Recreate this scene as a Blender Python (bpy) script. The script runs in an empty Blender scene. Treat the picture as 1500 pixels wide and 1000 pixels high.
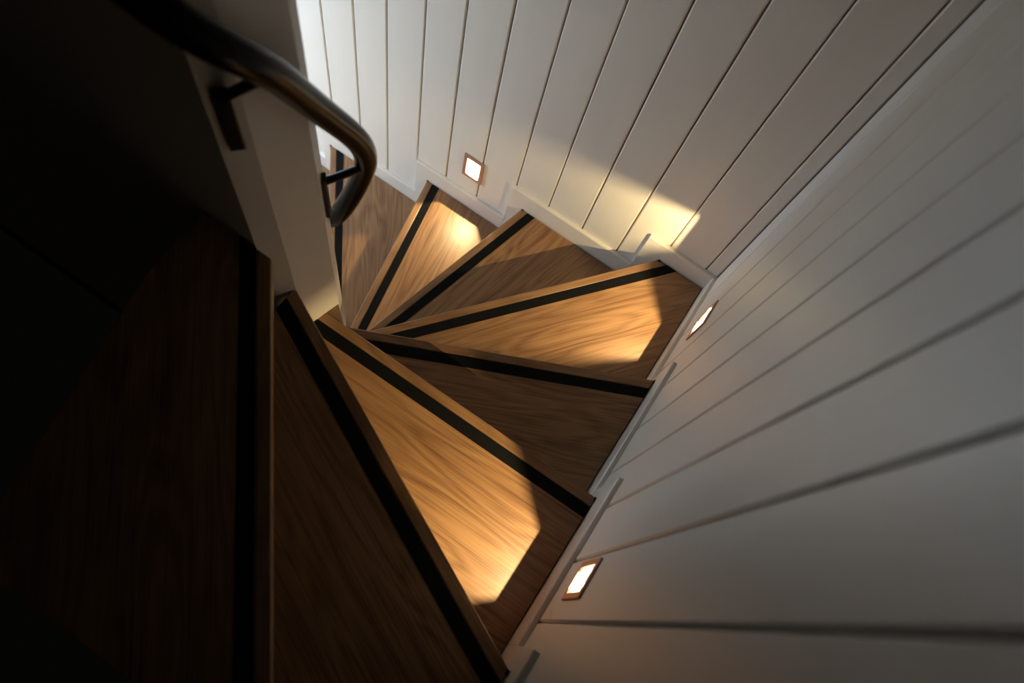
import bpy, math
from mathutils import Vector, Matrix

U = 0.2          # one riser height in metres; all coordinates below are in risers
sc = bpy.context.scene
COL = sc.collection

# ------------------------------------------------------------------ camera
cam_d = bpy.data.cameras.new('camera')
cam = bpy.data.objects.new('camera', cam_d)
COL.objects.link(cam)
RW = [[0.8260841, 0.5447998, 0.1441466], [0.5593402, -0.7614475, -0.3276221], [-0.0687284, 0.3512704, -0.9337481]]
cx, cy, cz = [Vector((RW[i][0], RW[i][1], RW[i][2])) for i in range(3)]   # image right, image down, forward
CAM = Vector((-1.0784, -6.1244, 10.0294))
M = Matrix((cx, -cy, -cz)).transposed().to_4x4()
M.translation = CAM * U
cam.matrix_world = M
cam_d.sensor_fit = 'HORIZONTAL'
cam_d.sensor_width = 36.0
cam_d.lens = 1150.0 / 1500.0 * 36.0
cam_d.clip_start = 0.02
cam_d.dof.use_dof = True
cam_d.dof.focus_distance = 9.6 * U
cam_d.dof.aperture_fstop = 3.2
sc.camera = cam

# ------------------------------------------------------------------ light
sc.view_settings.view_transform = 'Standard'
sc.view_settings.look = 'None'
sc.view_settings.exposure = 0.0
sc.view_settings.gamma = 1.0
sc.view_settings.use_curve_mapping = False
world = bpy.data.worlds.new('stairwell_air')
world.use_nodes = True
world.node_tree.nodes['Background'].inputs[0].default_value = (1.0, 0.9, 0.8, 1)
world.node_tree.nodes['Background'].inputs[1].default_value = 0.0015
sc.world = world

def area(name, loc, look, sx, sy, power, color):
    d = bpy.data.lights.new(name, 'AREA')
    d.shape = 'RECTANGLE'; d.size = sx * U; d.size_y = sy * U
    d.energy = power; d.color = color
    o = bpy.data.objects.new(name, d); COL.objects.link(o)
    o.location = Vector(loc) * U
    o.rotation_euler = (Vector(look) - Vector(loc)).to_track_quat('-Z', 'Y').to_euler()
    return o
# daylight from the room at the foot of the stairs
area('daylight_window', (-15.8, -3.0, 0.2), (-14.3, 0.9, 0.0), 2.5, 5.0, 150.0, (0.555, 0.735, 1.0)).data.spread = math.radians(126)

LAMP_POWER = 56.0
LAMP_COLOR = (1.0, 0.775, 0.40)

# ------------------------------------------------------------------ materials
def new_mat(name):
    m = bpy.data.materials.new(name); m.use_nodes = True
    return m, m.node_tree, m.node_tree.nodes['Principled BSDF']

def paint(name, col, rough=0.42, bump=0.04):
    m, nt, b = new_mat(name)
    n = nt.nodes.new('ShaderNodeTexNoise'); n.inputs['Scale'].default_value = 3.0; n.inputs['Detail'].default_value = 4
    tc = nt.nodes.new('ShaderNodeTexCoord')
    mp = nt.nodes.new('ShaderNodeMapping'); mp.inputs['Scale'].default_value = (14, 14, 1.2)
    nt.links.new(tc.outputs['Object'], mp.inputs[0]); nt.links.new(mp.outputs[0], n.inputs[0])
    r = nt.nodes.new('ShaderNodeMix'); r.data_type = 'RGBA'
    r.inputs[6].default_value = (*[c * 0.95 for c in col], 1); r.inputs[7].default_value = (*col, 1)
    nt.links.new(n.outputs[0], r.inputs[0]); nt.links.new(r.outputs[2], b.inputs['Base Color'])
    b.inputs['Roughness'].default_value = rough
    bp = nt.nodes.new('ShaderNodeBump'); bp.inputs['Strength'].default_value = bump; bp.inputs['Distance'].default_value = 0.002
    nt.links.new(n.outputs[0], bp.inputs['Height']); nt.links.new(bp.outputs[0], b.inputs['Normal'])
    return m

def wood(name, light, dark, seed, rough=0.38):
    # object space: x runs along the nose of the step, which is the grain direction
    m, nt, b = new_mat(name); L = nt.links.new
    tc = nt.nodes.new('ShaderNodeTexCoord')
    mp = nt.nodes.new('ShaderNodeMapping'); mp.inputs['Location'].default_value = (seed * 1.7, seed * 0.63, seed)
    L(tc.outputs['Object'], mp.inputs[0])
    # growth rings warped by a slow noise
    w1 = nt.nodes.new('ShaderNodeMapping'); w1.inputs['Scale'].default_value = (1.5, 9.0, 1)
    L(mp.outputs[0], w1.inputs[0])
    nz = nt.nodes.new('ShaderNodeTexNoise'); nz.inputs['Scale'].default_value = 1.0; nz.inputs['Detail'].default_value = 2.5
    nz.inputs['Roughness'].default_value = 0.45
    L(w1.outputs[0], nz.inputs[0])
    mul = nt.nodes.new('ShaderNodeMath'); mul.operation = 'MULTIPLY'; mul.inputs[1].default_value = 26.0
    L(nz.outputs[0], mul.inputs[0])
    fr = nt.nodes.new('ShaderNodeMath'); fr.operation = 'PINGPONG'; fr.inputs[1].default_value = 1.0
    L(mul.outputs[0], fr.inputs[0])
    # fine fibre
    w2 = nt.nodes.new('ShaderNodeMapping'); w2.inputs['Scale'].default_value = (4, 330, 1)
    L(mp.outputs[0], w2.inputs[0])
    fb = nt.nodes.new('ShaderNodeTexNoise'); fb.inputs['Scale'].default_value = 1.0; fb.inputs['Detail'].default_value = 5
    L(w2.outputs[0], fb.inputs[0])
    w3 = nt.nodes.new('ShaderNodeMapping'); w3.inputs['Scale'].default_value = (2.2, 22, 1)
    L(mp.outputs[0], w3.inputs[0])
    cl = nt.nodes.new('ShaderNodeTexNoise'); cl.inputs['Scale'].default_value = 1.0; cl.inputs['Detail'].default_value = 3
    L(w3.outputs[0], cl.inputs[0])
    a1 = nt.nodes.new('ShaderNodeMath'); a1.operation = 'MULTIPLY_ADD'; a1.inputs[1].default_value = 0.26
    L(fr.outputs[0], a1.inputs[0])
    a2 = nt.nodes.new('ShaderNodeMath'); a2.operation = 'MULTIPLY_ADD'; a2.inputs[1].default_value = 0.95; a2.inputs[2].default_value = -0.13
    L(fb.outputs[0], a2.inputs[0]); L(a2.outputs[0], a1.inputs[2])
    a3 = nt.nodes.new('ShaderNodeMath'); a3.operation = 'MULTIPLY_ADD'; a3.inputs[1].default_value = 0.5
    L(cl.outputs[0], a3.inputs[0]); L(a1.outputs[0], a3.inputs[2])
    cr = nt.nodes.new('ShaderNodeValToRGB')
    cr.color_ramp.elements[0].position = 0.35; cr.color_ramp.elements[0].color = (*dark, 1)
    cr.color_ramp.elements[1].position = 0.92; cr.color_ramp.elements[1].color = (*light, 1)
    L(a3.outputs[0], cr.inputs[0]); L(cr.outputs[0], b.inputs['Base Color'])
    b.inputs['Roughness'].default_value = rough
    bp = nt.nodes.new('ShaderNodeBump'); bp.inputs['Strength'].default_value = 0.12; bp.inputs['Distance'].default_value = 0.0006
    L(fb.outputs[0], bp.inputs['Height']); L(bp.outputs[0], b.inputs['Normal'])
    return m

def plain(name, col, rough=0.5, metal=0.0, bump=0.0, scale=300):
    m, nt, b = new_mat(name)
    b.inputs['Base Color'].default_value = (*col, 1)
    b.inputs['Roughness'].default_value = rough; b.inputs['Metallic'].default_value = metal
    n = nt.nodes.new('ShaderNodeTexNoise'); n.inputs['Scale'].default_value = scale
    tc = nt.nodes.new('ShaderNodeTexCoord'); nt.links.new(tc.outputs['Object'], n.inputs[0])
    bp = nt.nodes.new('ShaderNodeBump'); bp.inputs['Strength'].default_value = bump; bp.inputs['Distance'].default_value = 0.001
    nt.links.new(n.outputs[0], bp.inputs['Height']); nt.links.new(bp.outputs[0], b.inputs['Normal'])
    return m

PAINT = paint('white_painted_boards', (0.80, 0.735, 0.64))
SKIRT = paint('white_painted_skirting', (0.80, 0.735, 0.64), 0.36)
SPINE = paint('cream_painted_wall', (0.79, 0.71, 0.59), 0.5)
SEAM = plain('dusty_seam_backing', (0.46, 0.37, 0.27), 0.9)
OAKS = [wood('oak_tread_%d' % i, (0.37, 0.198, 0.088), (0.125, 0.050, 0.018), 3.1 * i + 1) for i in range(4)]
NOSE = wood('oak_nosing', (0.34, 0.185, 0.082), (0.17, 0.077, 0.032), 9.0, 0.34)
RISER = wood('oak_riser', (0.26, 0.15, 0.075), (0.14, 0.07, 0.03), 5.0)
RUBBER = plain('black_grip_rubber', (0.004, 0.004, 0.004), 0.85, 0, 0.25, 900)
RUBBER.node_tree.nodes['Principled BSDF'].inputs['Specular IOR Level'].default_value = 0.15
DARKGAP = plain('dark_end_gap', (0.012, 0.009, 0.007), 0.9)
BRONZE = plain('bronze_lamp_frame', (0.50, 0.30, 0.21), 0.42, 0.5, 0.05)
HOUSING = plain('lamp_housing', (0.7, 0.7, 0.7), 0.6)
RAILM = plain('dark_bronze_rail', (0.006, 0.0035, 0.003), 0.22, 0.0, 0.03, 60)
RAILM.node_tree.nodes['Principled BSDF'].inputs['Specular IOR Level'].default_value = 0.09
BLACKM = plain('black_steel_bracket', (0.006, 0.006, 0.007), 0.4, 0.2)

gm, gnt, gb = new_mat('lit_lamp_lens')
gnt.nodes.remove(gb)
em = gnt.nodes.new('ShaderNodeEmission'); em.inputs[0].default_value = (1.0, 0.86, 0.68, 1); em.inputs[1].default_value = 6.5
tr = gnt.nodes.new('ShaderNodeBsdfTransparent')
mx = gnt.nodes.new('ShaderNodeMixShader'); mx.inputs[0].default_value = 0.5
gnt.links.new(tr.outputs[0], mx.inputs[1]); gnt.links.new(em.outputs[0], mx.inputs[2])
gnt.links.new(mx.outputs[0], gnt.nodes['Material Output'].inputs[0])
LENS = gm

# ------------------------------------------------------------------ helpers
def obj(name, verts, faces, mat, parent=None, kind=None):
    me = bpy.data.meshes.new(name)
    me.from_pydata([tuple(Vector(v) * U) for v in verts], [], faces)
    me.update()
    o = bpy.data.objects.new(name, me); COL.objects.link(o)
    me.materials.append(mat)
    if parent: o.parent = parent
    if kind: o['kind'] = kind
    return o

class MB:
    def __init__(s): s.v = []; s.f = []
    def prism(s, poly, a, b, axes='xyz'):
        """poly: 2-D outline; extruded from a to b. axes names what (p0, p1, height) mean."""
        n = len(poly); k = len(s.v)
        area2 = sum(poly[i][0] * poly[(i + 1) % n][1] - poly[(i + 1) % n][0] * poly[i][1] for i in range(n))
        if area2 < 0: poly = poly[::-1]
        for h in (a, b):
            for p in poly:
                d = dict(zip(axes, (p[0], p[1], h)))
                s.v.append((d['x'], d['y'], d['z']))
        flip = axes in ('xzy', 'yxz', 'zyx')
        fs = [list(range(n))[::-1], list(range(n, 2 * n))]
        for i in range(n):
            j = (i + 1) % n
            fs.append([i, j, n + j, n + i])
        for f in fs:
            if flip: f = f[::-1]
            s.f.append([k + i for i in f])
        return s
    def box(s, x0, x1, y0, y1, z0, z1):
        return s.prism([(x0, y0), (x1, y0), (x1, y1), (x0, y1)], z0, z1)
    def build(s, name, mat, parent=None, kind=None):
        return obj(name, s.v, s.f, mat, parent, kind)

def bevel(o, w, seg=2):
    m = o.modifiers.new('bevel', 'BEVEL'); m.width = w * U; m.segments = seg; m.limit_method = 'ANGLE'
    m.angle_limit = math.radians(40)

def empty(name, loc, label, cat, group=None):
    o = bpy.data.objects.new(name, None); COL.objects.link(o)
    o.empty_display_size = 0.02
    o.location = Vector(loc) * U
    o['label'] = label; o['category'] = cat
    if group: o['group'] = group
    return o

def adopt(child, root):
    """parent while keeping world-space vertices"""
    child.parent = root
    child.matrix_parent_inverse = root.matrix_basis.inverted()

def clip(poly, p, n):
    """keep the side where (q-p).n >= 0"""
    out = []
    for i in range(len(poly)):
        a, b = poly[i], poly[(i + 1) % len(poly)]
        da = (a[0] - p[0]) * n[0] + (a[1] - p[1]) * n[1]
        db = (b[0] - p[0]) * n[0] + (b[1] - p[1]) * n[1]
        if da >= 0: out.append(a)
        if da * db < 0:
            t = da / (da - db)
            out.append((a[0] + t * (b[0] - a[0]), a[1] + t * (b[1] - a[1])))
    return out

# ------------------------------------------------------------------ panelled walls
BF = 0.06        # boards stand this far behind the face of the skirting
BT = 0.035        # board thickness
TOP = 8.6
WA, WB = 'A', 'B'
JA = [-6.87, -6.27, -5.69, -5.07, -4.48, -3.85, -3.22, -2.62, -2.00, -1.36, -0.74, -0.14]
while JA[0] > -14.5: JA.insert(0, JA[0] - 0.61)
JB = [-7.29, -6.66, -6.04, -5.42, -4.78, -4.16, -3.56, -2.92, -2.30, -1.68, -1.06, -0.44]
# lamps: wall, centre along the wall, bottom z, height
# then depth and height of the bulb inside, upward cutoff slope and sideways cutoff slope of its shields
LAMPS = [('A', -4.00, -1.19, 0.60, 0.085, 0.43, 0.27, 1.05), ('B', -1.24, 1.08, 0.62, 0.07, 0.45, 0.27, 1.00),
         ('B', -5.03, 3.08, 0.66, 0.078, 0.385, 0.30, 0.82), ('A', -8.6, -3.1, 0.60, 0.10, 0.43, 0.27, 1.05)]
HW = 0.145       # half width of the lens opening
def hole(l): return (l[1] - HW - 0.02, l[1] + HW + 0.02, l[2] + 0.05, l[2] + l[3] - 0.05)

# skirting sections: (start, end, top, bottom)
SA = [(-14.5, -9.45, -4.62, -5.2), (-9.45, -7.15, -3.64, -5.1), (-7.15, -5.04, -2.64, -4.1), (-5.04, -3.26, -1.62, -3.1),
      (-3.26, -1.06, -0.58, -2.1), (-1.06, 0.06, 0.37, -1.1)]
SB = [(0.0, -1.95, 0.38, -0.4), (-1.95, -3.84, 1.46, -0.4), (-3.84, -5.70, 2.52, 0.6), (-5.70, -7.60, 3.46, 1.6)]
def skirt_bottom(sk, u):
    for a, b, t, bo in sk:
        if min(a, b) - 1e-6 <= u <= max(a, b) + 1e-6: return bo
    return min(s[3] for s in sk)

def put(mb, wall, poly_uw, d0, d1):
    """poly in (along, z); depth measured behind the skirting face"""
    if wall == 'A': mb.prism(poly_uw, d0, d1, 'xzy')
    else: mb.prism(poly_uw, d0, d1, 'yzx')

def board(wall, u0, u1, z0, z1, parent, holes, wide=0.0):
    g = 0.008 + wide
    a, b = u0 + g, u1 - g
    mb = MB()
    prof = [(a, BF + BT), (a, BF + 0.014), (a + 0.016, BF), (b - 0.016, BF), (b, BF + 0.014), (b, BF + BT)]
    def seg(za, zb, lo=None, hi=None):
        if lo is None: pr = prof
        elif lo > a + 0.02 and hi is None: pr = [(lo, BF + BT), (lo, BF), (b - 0.016, BF), (b, BF + 0.014), (b, BF + BT)]
        else: pr = [(a, BF + BT), (a, BF + 0.014), (a + 0.016, BF), (lo, BF), (lo, BF + BT)]
        if wall == 'A': mb.prism(pr, za, zb, 'xyz')
        else: mb.prism([(p[1], p[0]) for p in pr], za, zb, 'xyz')
    h = [x for x in holes if x[0] >= u0 - 0.05 and x[1] <= u1 + 0.05]
    if h:
        h = h[0]
        seg(z0, h[2]); seg(h[3], z1)
        if h[0] > a + 0.02: seg(h[2], h[3], h[0], 'L')
        if h[1] < b - 0.02: seg(h[2], h[3], h[1])
    else: seg(z0, z1)
    o = mb.build('board', PAINT, parent)
    return o

def backing(wall, u0, u1, z0, z1, holes):
    mb = MB()
    cuts = sorted(holes)
    u = u0
    for h in cuts:
        put(mb, wall, [(u, z0), (h[0], z0), (h[0], z1), (u, z1)], BF + BT, BF + BT + 0.06)
        put(mb, wall, [(h[0], z0), (h[1], z0), (h[1], h[2]), (h[0], h[2])], BF + BT, BF + BT + 0.06)
        put(mb, wall, [(h[0], h[3]), (h[1], h[3]), (h[1], z1), (h[0], z1)], BF + BT, BF + BT + 0.06)
        u = h[1]
    put(mb, wall, [(u, z0), (u1, z0), (u1, z1), (u, z1)], BF + BT, BF + BT + 0.06)
    return mb

HA = [hole(l) for l in LAMPS if l[0] == 'A']
HB = [hole(l) for l in LAMPS if l[0] == 'B']
wall_back = backing('A', -14.6, 0.17, -5.2, TOP, HA).build('wall_back', SEAM, None, 'structure')
wall_right = backing('B', -7.6, 0.11, -1.2, TOP, HB).build('wall_right', SEAM, None, 'structure')
ed = JA + [BF]
for i in range(len(ed) - 1):
    w = 0.010 if abs(ed[i] + 4.48) < .01 or abs(ed[i] + 2.0) < .01 else 0.0
    sb = min(skirt_bottom(SA, ed[i]), skirt_bottom(SA, ed[i + 1]))
    board('A', ed[i], ed[i + 1], sb, TOP, wall_back, HA, w * 0.5)
ed = JB + [BF]
for i in range(len(ed) - 1):
    sb = min(skirt_bottom(SB, ed[i]), skirt_bottom(SB, min(0, ed[i + 1])))
    board('B', ed[i], ed[i + 1], sb, TOP, wall_right, HB, 0.004 if i in (4,) else 0)

def skirting(name, wall, secs):
    root = None
    for (a, b, t, bo) in secs:
        a, b = min(a, b), max(a, b)
        mb = MB(); g = 0.0015
        prof = [(0.0, bo), (BF - 0.001, bo), (BF - 0.001, t), (0.012, t), (0.0, t - 0.014)]     # depth, z
        if wall == 'A': mb.prism(prof, a + g, b - g, 'yzx')
        else: mb.prism(prof, a + g, b - g, 'xzy')
        if root is None:
            root = mb.build(name, SKIRT, None, 'structure')
        else:
            mb.build('skirting_section', SKIRT, root)
skirting('baseboard_back', 'A', SA[::-1])
skirting('baseboard_right', 'B', SB)

# ------------------------------------------------------------------ middle wall (the newel end of the spine between the flights)
E0, E1, E2, V, V2 = (-3.674, -4.428), (-3.531, -4.269), (-3.471, -4.013), (-3.430, -3.860), (-3.60, -3.632)
SP = [E0, E1, E2, V, V2, (-12.0, -3.632), (-12.0, -4.428)]
MB().prism(SP, -5.2, TOP).build('wall_middle', SPINE, None, 'structure')

# ------------------------------------------------------------------ floor of the room below
MB().box(-14.5, -8.6, -4.5, 0.0, -5.25, -5.0).build('floor', OAKS[2], None, 'structure')

# ------------------------------------------------------------------ steps
# z, inner end of the nose, outer end of the nose
N = {
    -1: (-4, (-6.3, -3.62), (-9.2, 0.0)),
    0: (-3, (-4.27, -3.63), (-6.97, 0.0)),
    1: (-2, (-4.07, -3.63), (-4.80, 0.0)),
    2: (-1, (-3.83, -3.63), (-3.00, 0.0)),
    3: (0, (-3.55, -3.49), (-0.764, 0.0)),
    4: (1, (-3.47, -3.76), (0.0, -2.087)),
    5: (2, (-3.473, -4.018), (0.0, -4.017)),
    6: (3, (-3.531, -4.269), (0.0, -5.927)),
    7: (4, (-3.50, -4.448), (-1.10, -7.415)),
    8: (5, (-4.10, -4.43), (-3.5, -7.4)),
}
NOSE_W, GRIP_W, TH = 0.115, 0.135, 0.15
GAP = 0.012
LABELS = {
    -1: 'lowest oak step, seen through the loop of the handrail, glowing amber',
    0: 'grey-brown unlit oak step just right of the newel wall edge, under the handrail loop',
    1: 'small lit oak step below the square lamp on the back wall',
    2: 'dark unlit oak step between the two lit steps along the back wall',
    3: 'brightly lit oak step running into the corner where the two panelled walls meet',
    4: 'dark unlit oak step against the right wall between two lit steps',
    5: 'large brightly lit oak step beside the lowest lamp in the photo',
    6: 'almost black oak step at the bottom left, just above the largest brightly lit step',
    7: 'uppermost dark oak step at the far left, its front edge reddish',
}
def line_frame(k):
    z, I, O = N[k]
    d = Vector((O[0] - I[0], O[1] - I[1])).normalized()
    n = Vector((d.y, -d.x))          # towards the higher steps
    return z, Vector(I), Vector(O), d, n
def is_up(k):
    z, I, O, d, n = line_frame(k)
    z2, I2, O2, d2, n2 = line_frame(k + 1)
    return ((I2 + O2) / 2 - (I + O) / 2).dot(n) > 0
ROOM = [(-12, -7.4), (-GAP, -7.4), (-GAP, -GAP), (-12, -GAP)]
for k in range(-1, 8):
    z, I, O, d, n = line_frame(k)
    if not is_up(k): n = -n
    z2, I2, O2, d2, n2 = line_frame(k + 1)
    if not is_up(k): n2 = -n2
    if k == -1: n = Vector((-0.78, -0.62)) * -1
    # keep from the nose of this step up to just under the next nose
    poly = clip(ROOM, I, n)
    back = I2 + n2 * 0.22
    poly = clip(poly, back, -n2)
    # keep the newel end: cut off what lies behind the middle wall face
    if k <= 2: poly = clip(poly, (0, -3.628), (0, 1))
    elif k <= 6:
        poly = clip(poly, (-3.56, 0), (1, 0))
    else: poly = clip(poly, (0, -4.432), (0, -1))
    if k >= 3: pass
    if k == 7: poly = clip(poly, (-4.2, 0), (1, 0))
    top_root = empty('stair_step', (I.x, I.y, z), LABELS[k], 'stair step', 'oak steps of the winding staircase')
    ang = math.atan2(d.y, d.x)
    rotm = Matrix.Rotation(ang, 4, 'Z')
    top_root.rotation_euler = (0, 0, ang)
    inv = rotm.to_3x3().inverted()
    def loc(pl):
        out = []
        for q in pl:
            v = inv @ Vector((q[0] - I.x, q[1] - I.y, 0)); out.append((v.x, v.y))
        return out
    tread = clip(poly, I + n * (NOSE_W + 0.002), n)
    nose = clip(poly, I + n * NOSE_W, -n)
    grip = clip(clip(poly, I + n * (NOSE_W + 0.004), n), I + n * (NOSE_W + GRIP_W), -n)
    rest = MB().prism(loc(tread), -TH, 0.0).build('tread_board', OAKS[k % 4], top_root)
    bevel(rest, 0.006)
    if k == 5:      # the nosing laps round the foot of the newel
        nose = list(nose)
    o = MB().prism(loc(nose), -TH, 0.0).build('nosing', NOSE, top_root); bevel(o, 0.012)
    if k == 5:
        tip = [(-3.49, -4.014), (-3.435, -3.862), (-3.25, -4.014)]
        MB().prism(loc(tip), -TH, -0.004).build('newel_notch', RISER, top_root)
    o = MB().prism(loc(grip), 0.0005, 0.007).build('grip_strip', RUBBER, top_root)
    # riser under the nosing
    rz0 = z - 1
    rp = clip(clip(poly, I + n * 0.13, n), I + n * 0.20, -n)
    MB().prism(loc(rp), -1.0 + 0.002, -TH - 0.002).build('riser', RISER, top_root)
    # small added block painted with gap shade where the nosing meets the wall
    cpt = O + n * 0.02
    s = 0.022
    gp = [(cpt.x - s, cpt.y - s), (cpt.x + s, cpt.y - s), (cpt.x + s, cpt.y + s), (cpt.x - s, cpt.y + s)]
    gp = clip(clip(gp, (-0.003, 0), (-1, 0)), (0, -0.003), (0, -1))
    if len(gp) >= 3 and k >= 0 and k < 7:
        MB().prism(loc(gp), -TH, 0.004).build('gap_shade_block', DARKGAP, top_root)

# ------------------------------------------------------------------ recessed step lamps
LL = ['square lit step lamp in the back wall above the small bright step',
      'lit step lamp in the right wall near the corner, seen almost edge-on',
      'lit step lamp low in the right wall, nearest to the camera',
      'lit step lamp in the back wall hidden behind the newel wall']
for li, (wall, c, zb, h, nb, wb, su, ss) in enumerate(LAMPS):
    if wall == 'A': base = Vector((c, BF, zb)); X = Vector((1, 0, 0)); Nn = Vector((0, -1, 0))
    else: base = Vector((BF, c, zb)); X = Vector((0, 1, 0)); Nn = Vector((-1, 0, 0))
    root = empty('step_lamp', base, LL[li], 'wall lamp', 'recessed step lamps')
    def P(u, n, w): return X * u + Nn * n + Vector((0, 0, w))
    def bx(mb, u0, u1, n0, n1, w0, w1):
        k = len(mb.v)
        for (u, n) in ((u0, n0), (u1, n0), (u1, n1), (u0, n1)):
            mb.v.append(tuple(P(u, n, w0)))
        for (u, n) in ((u0, n0), (u1, n0), (u1, n1), (u0, n1)):
            mb.v.append(tuple(P(u, n, w1)))
        for f in ([0, 3, 2, 1], [4, 5, 6, 7], [0, 1, 5, 4], [1, 2, 6, 5], [2, 3, 7, 6], [3, 0, 4, 7]):
            mb.f.append([k + i for i in f])
    fo = 0.185
    hw = 0.145 if li == 1 else 0.125
    # frame: four bars, proud of the boards
    mb = MB()
    bx(mb, -fo, fo, 0.001, 0.022, 0, 0.075)
    bx(mb, -fo, fo, 0.001, 0.022, h - 0.085, h)
    bx(mb, -fo, -hw, 0.001, 0.022, 0.075, h - 0.085)
    bx(mb, hw, fo, 0.001, 0.022, 0.075, h - 0.085)
    f = mb.build('frame', BRONZE, root); bevel(f, 0.006)
    # housing: sides, back, top and bottom sheets behind the frame
    mb = MB(); t = 0.006; D = 0.19
    a = HW + 0.012
    bx(mb, -a, -a + t, -D, 0, 0.06, h - 0.06); bx(mb, a - t, a, -D, 0, 0.06, h - 0.06)
    bx(mb, -a, a, -D, -D + t, 0.06, h - 0.06)
    bx(mb, -a, a, -D, 0, 0.06, 0.06 + t); bx(mb, -a, a, -D, 0, h - 0.06 - t, h - 0.06)
    mb.build('housing', HOUSING, root)
    # unseen plates added around the bulb, shaped to cut its light patch
    mb = MB()
    gp = ss * (nb - 0.045)
    gl = gp * (0.72 if li == 1 else 1.0)
    if li == 2:      # this lamp is cut tighter towards the step above it
        zc = wb - 0.62 * (nb - 0.045)
        bx(mb, -a + t, -gl, -0.049, -0.045, 0.07, zc)
        bx(mb, -a + t, -0.10 * (nb - 0.045), -0.049, -0.045, zc, h - 0.07)
    else:
        bx(mb, -a + t, -gl, -0.049, -0.045, 0.07, h - 0.07)
    bx(mb, gp, a - t, -0.049, -0.045, 0.07, h - 0.07 if li != 1 else wb - 1.3 * (nb - 0.045))
    bx(mb, -a + t, a - t, -0.044, -0.040, wb - su * (nb - 0.044), h - 0.07)
    mb.build('beam_shaping_plate', HOUSING, root)
    mb = MB()
    bx(mb, -hw - 0.005, hw + 0.005, -0.026, -0.020, 0.068, h - 0.078)
    mb.build('lens', LENS, root)
    ld = bpy.data.lights.new('lamp_bulb', 'POINT')
    ld.energy = LAMP_POWER * (0.62 if li == 0 else 1.0); ld.color = LAMP_COLOR; ld.shadow_soft_size = 0.0035 * U
    lo = bpy.data.objects.new('lamp_bulb', ld); COL.objects.link(lo)
    lo.parent = root
    lo.location = P(0, -nb, wb) * U

# ------------------------------------------------------------------ handrail
def tube(name, pts, r, mat, parent, cap=True):
    cu = bpy.data.curves.new(name, 'CURVE'); cu.dimensions = '3D'
    sp = cu.splines.new('NURBS'); sp.points.add(len(pts) - 1)
    for i, p in enumerate(pts): sp.points[i].co = (*(Vector(p) * U), 1)
    sp.order_u = 4; sp.use_endpoint_u = True; sp.resolution_u = 8
    cu.bevel_depth = r * U; cu.bevel_resolution = 6; cu.use_fill_caps = cap
    tmp = bpy.data.objects.new(name, cu); COL.objects.link(tmp)
    dg = bpy.context.evaluated_depsgraph_get()
    me = bpy.data.meshes.new_from_object(tmp.evaluated_get(dg))
    bpy.data.objects.remove(tmp)
    me.materials.clear(); me.materials.append(mat)
    for pl in me.polygons: pl.use_smooth = True
    o = bpy.data.objects.new(name, me); COL.objects.link(o)
    adopt(o, parent)
    return o
hr = empty('handrail', (-3.43, -3.86, 4.0), 'dark bronze tubular handrail curving in a loop around the newel wall', 'handrail')
bpy.context.view_layer.update()
path = [(-7.0, -4.75, 9.7), (-5.5, -4.75, 8.8), (-4.2, -4.75, 7.95), (-3.50, -4.80, 7.35), (-3.16, -4.62, 7.0), (-3.15, -4.34, 6.58), (-3.24, -4.07, 6.0), (-3.26, -3.80, 5.43),
        (-3.24, -3.57, 4.95), (-3.28, -3.42, 4.45), (-3.42, -3.40, 3.9), (-3.58, -3.46, 3.35), (-3.75, -3.46, 2.9),
        (-4.3, -3.45, 2.3), (-6.0, -3.45, 0.9), (-8.0, -3.45, -0.6)]
tube('rail', path, 0.094, RAILM, hr)
def bracket(fc, fn, end, ph=0.32):
    """wall plate centred on fc with outward normal fn, arm to the rail at end"""
    fn = Vector((*fn, 0)).normalized(); t = Vector((-fn.y, fn.x, 0))
    c = Vector(fc)
    mb = MB(); k = 0
    for w in (-ph, ph):
        for (a, b) in ((-0.05, 0.002), (0.05, 0.002), (0.05, 0.04), (-0.05, 0.04)):
            mb.v.append(tuple(c + t * a + fn * b + Vector((0, 0, w))))
    for f in ([0, 3, 2, 1], [4, 5, 6, 7], [0, 1, 5, 4], [1, 2, 6, 5], [2, 3, 7, 6], [3, 0, 4, 7]): mb.f.append(f)
    pl = mb.build('bracket', BLACKM, None); adopt(pl, hr); bevel(pl, 0.008)
    s = c + fn * 0.03 + Vector((0, 0, ph - 0.06))
    e = Vector(end)
    arm = tube('bracket_arm', [s, s.lerp(e, 0.35), s.lerp(e, 0.7), e], 0.035, BLACKM, hr)
    arm.parent = pl
    arm.matrix_parent_inverse = Matrix.Identity(4)
bracket((-3.515, -3.745, 4.06), (0.8, 0.6), (-3.29, -3.50, 4.42), 0.30)
bracket((-3.60, -4.345, 5.75), (0.74, -0.67), (-3.20, -4.30, 6.45), 0.3)
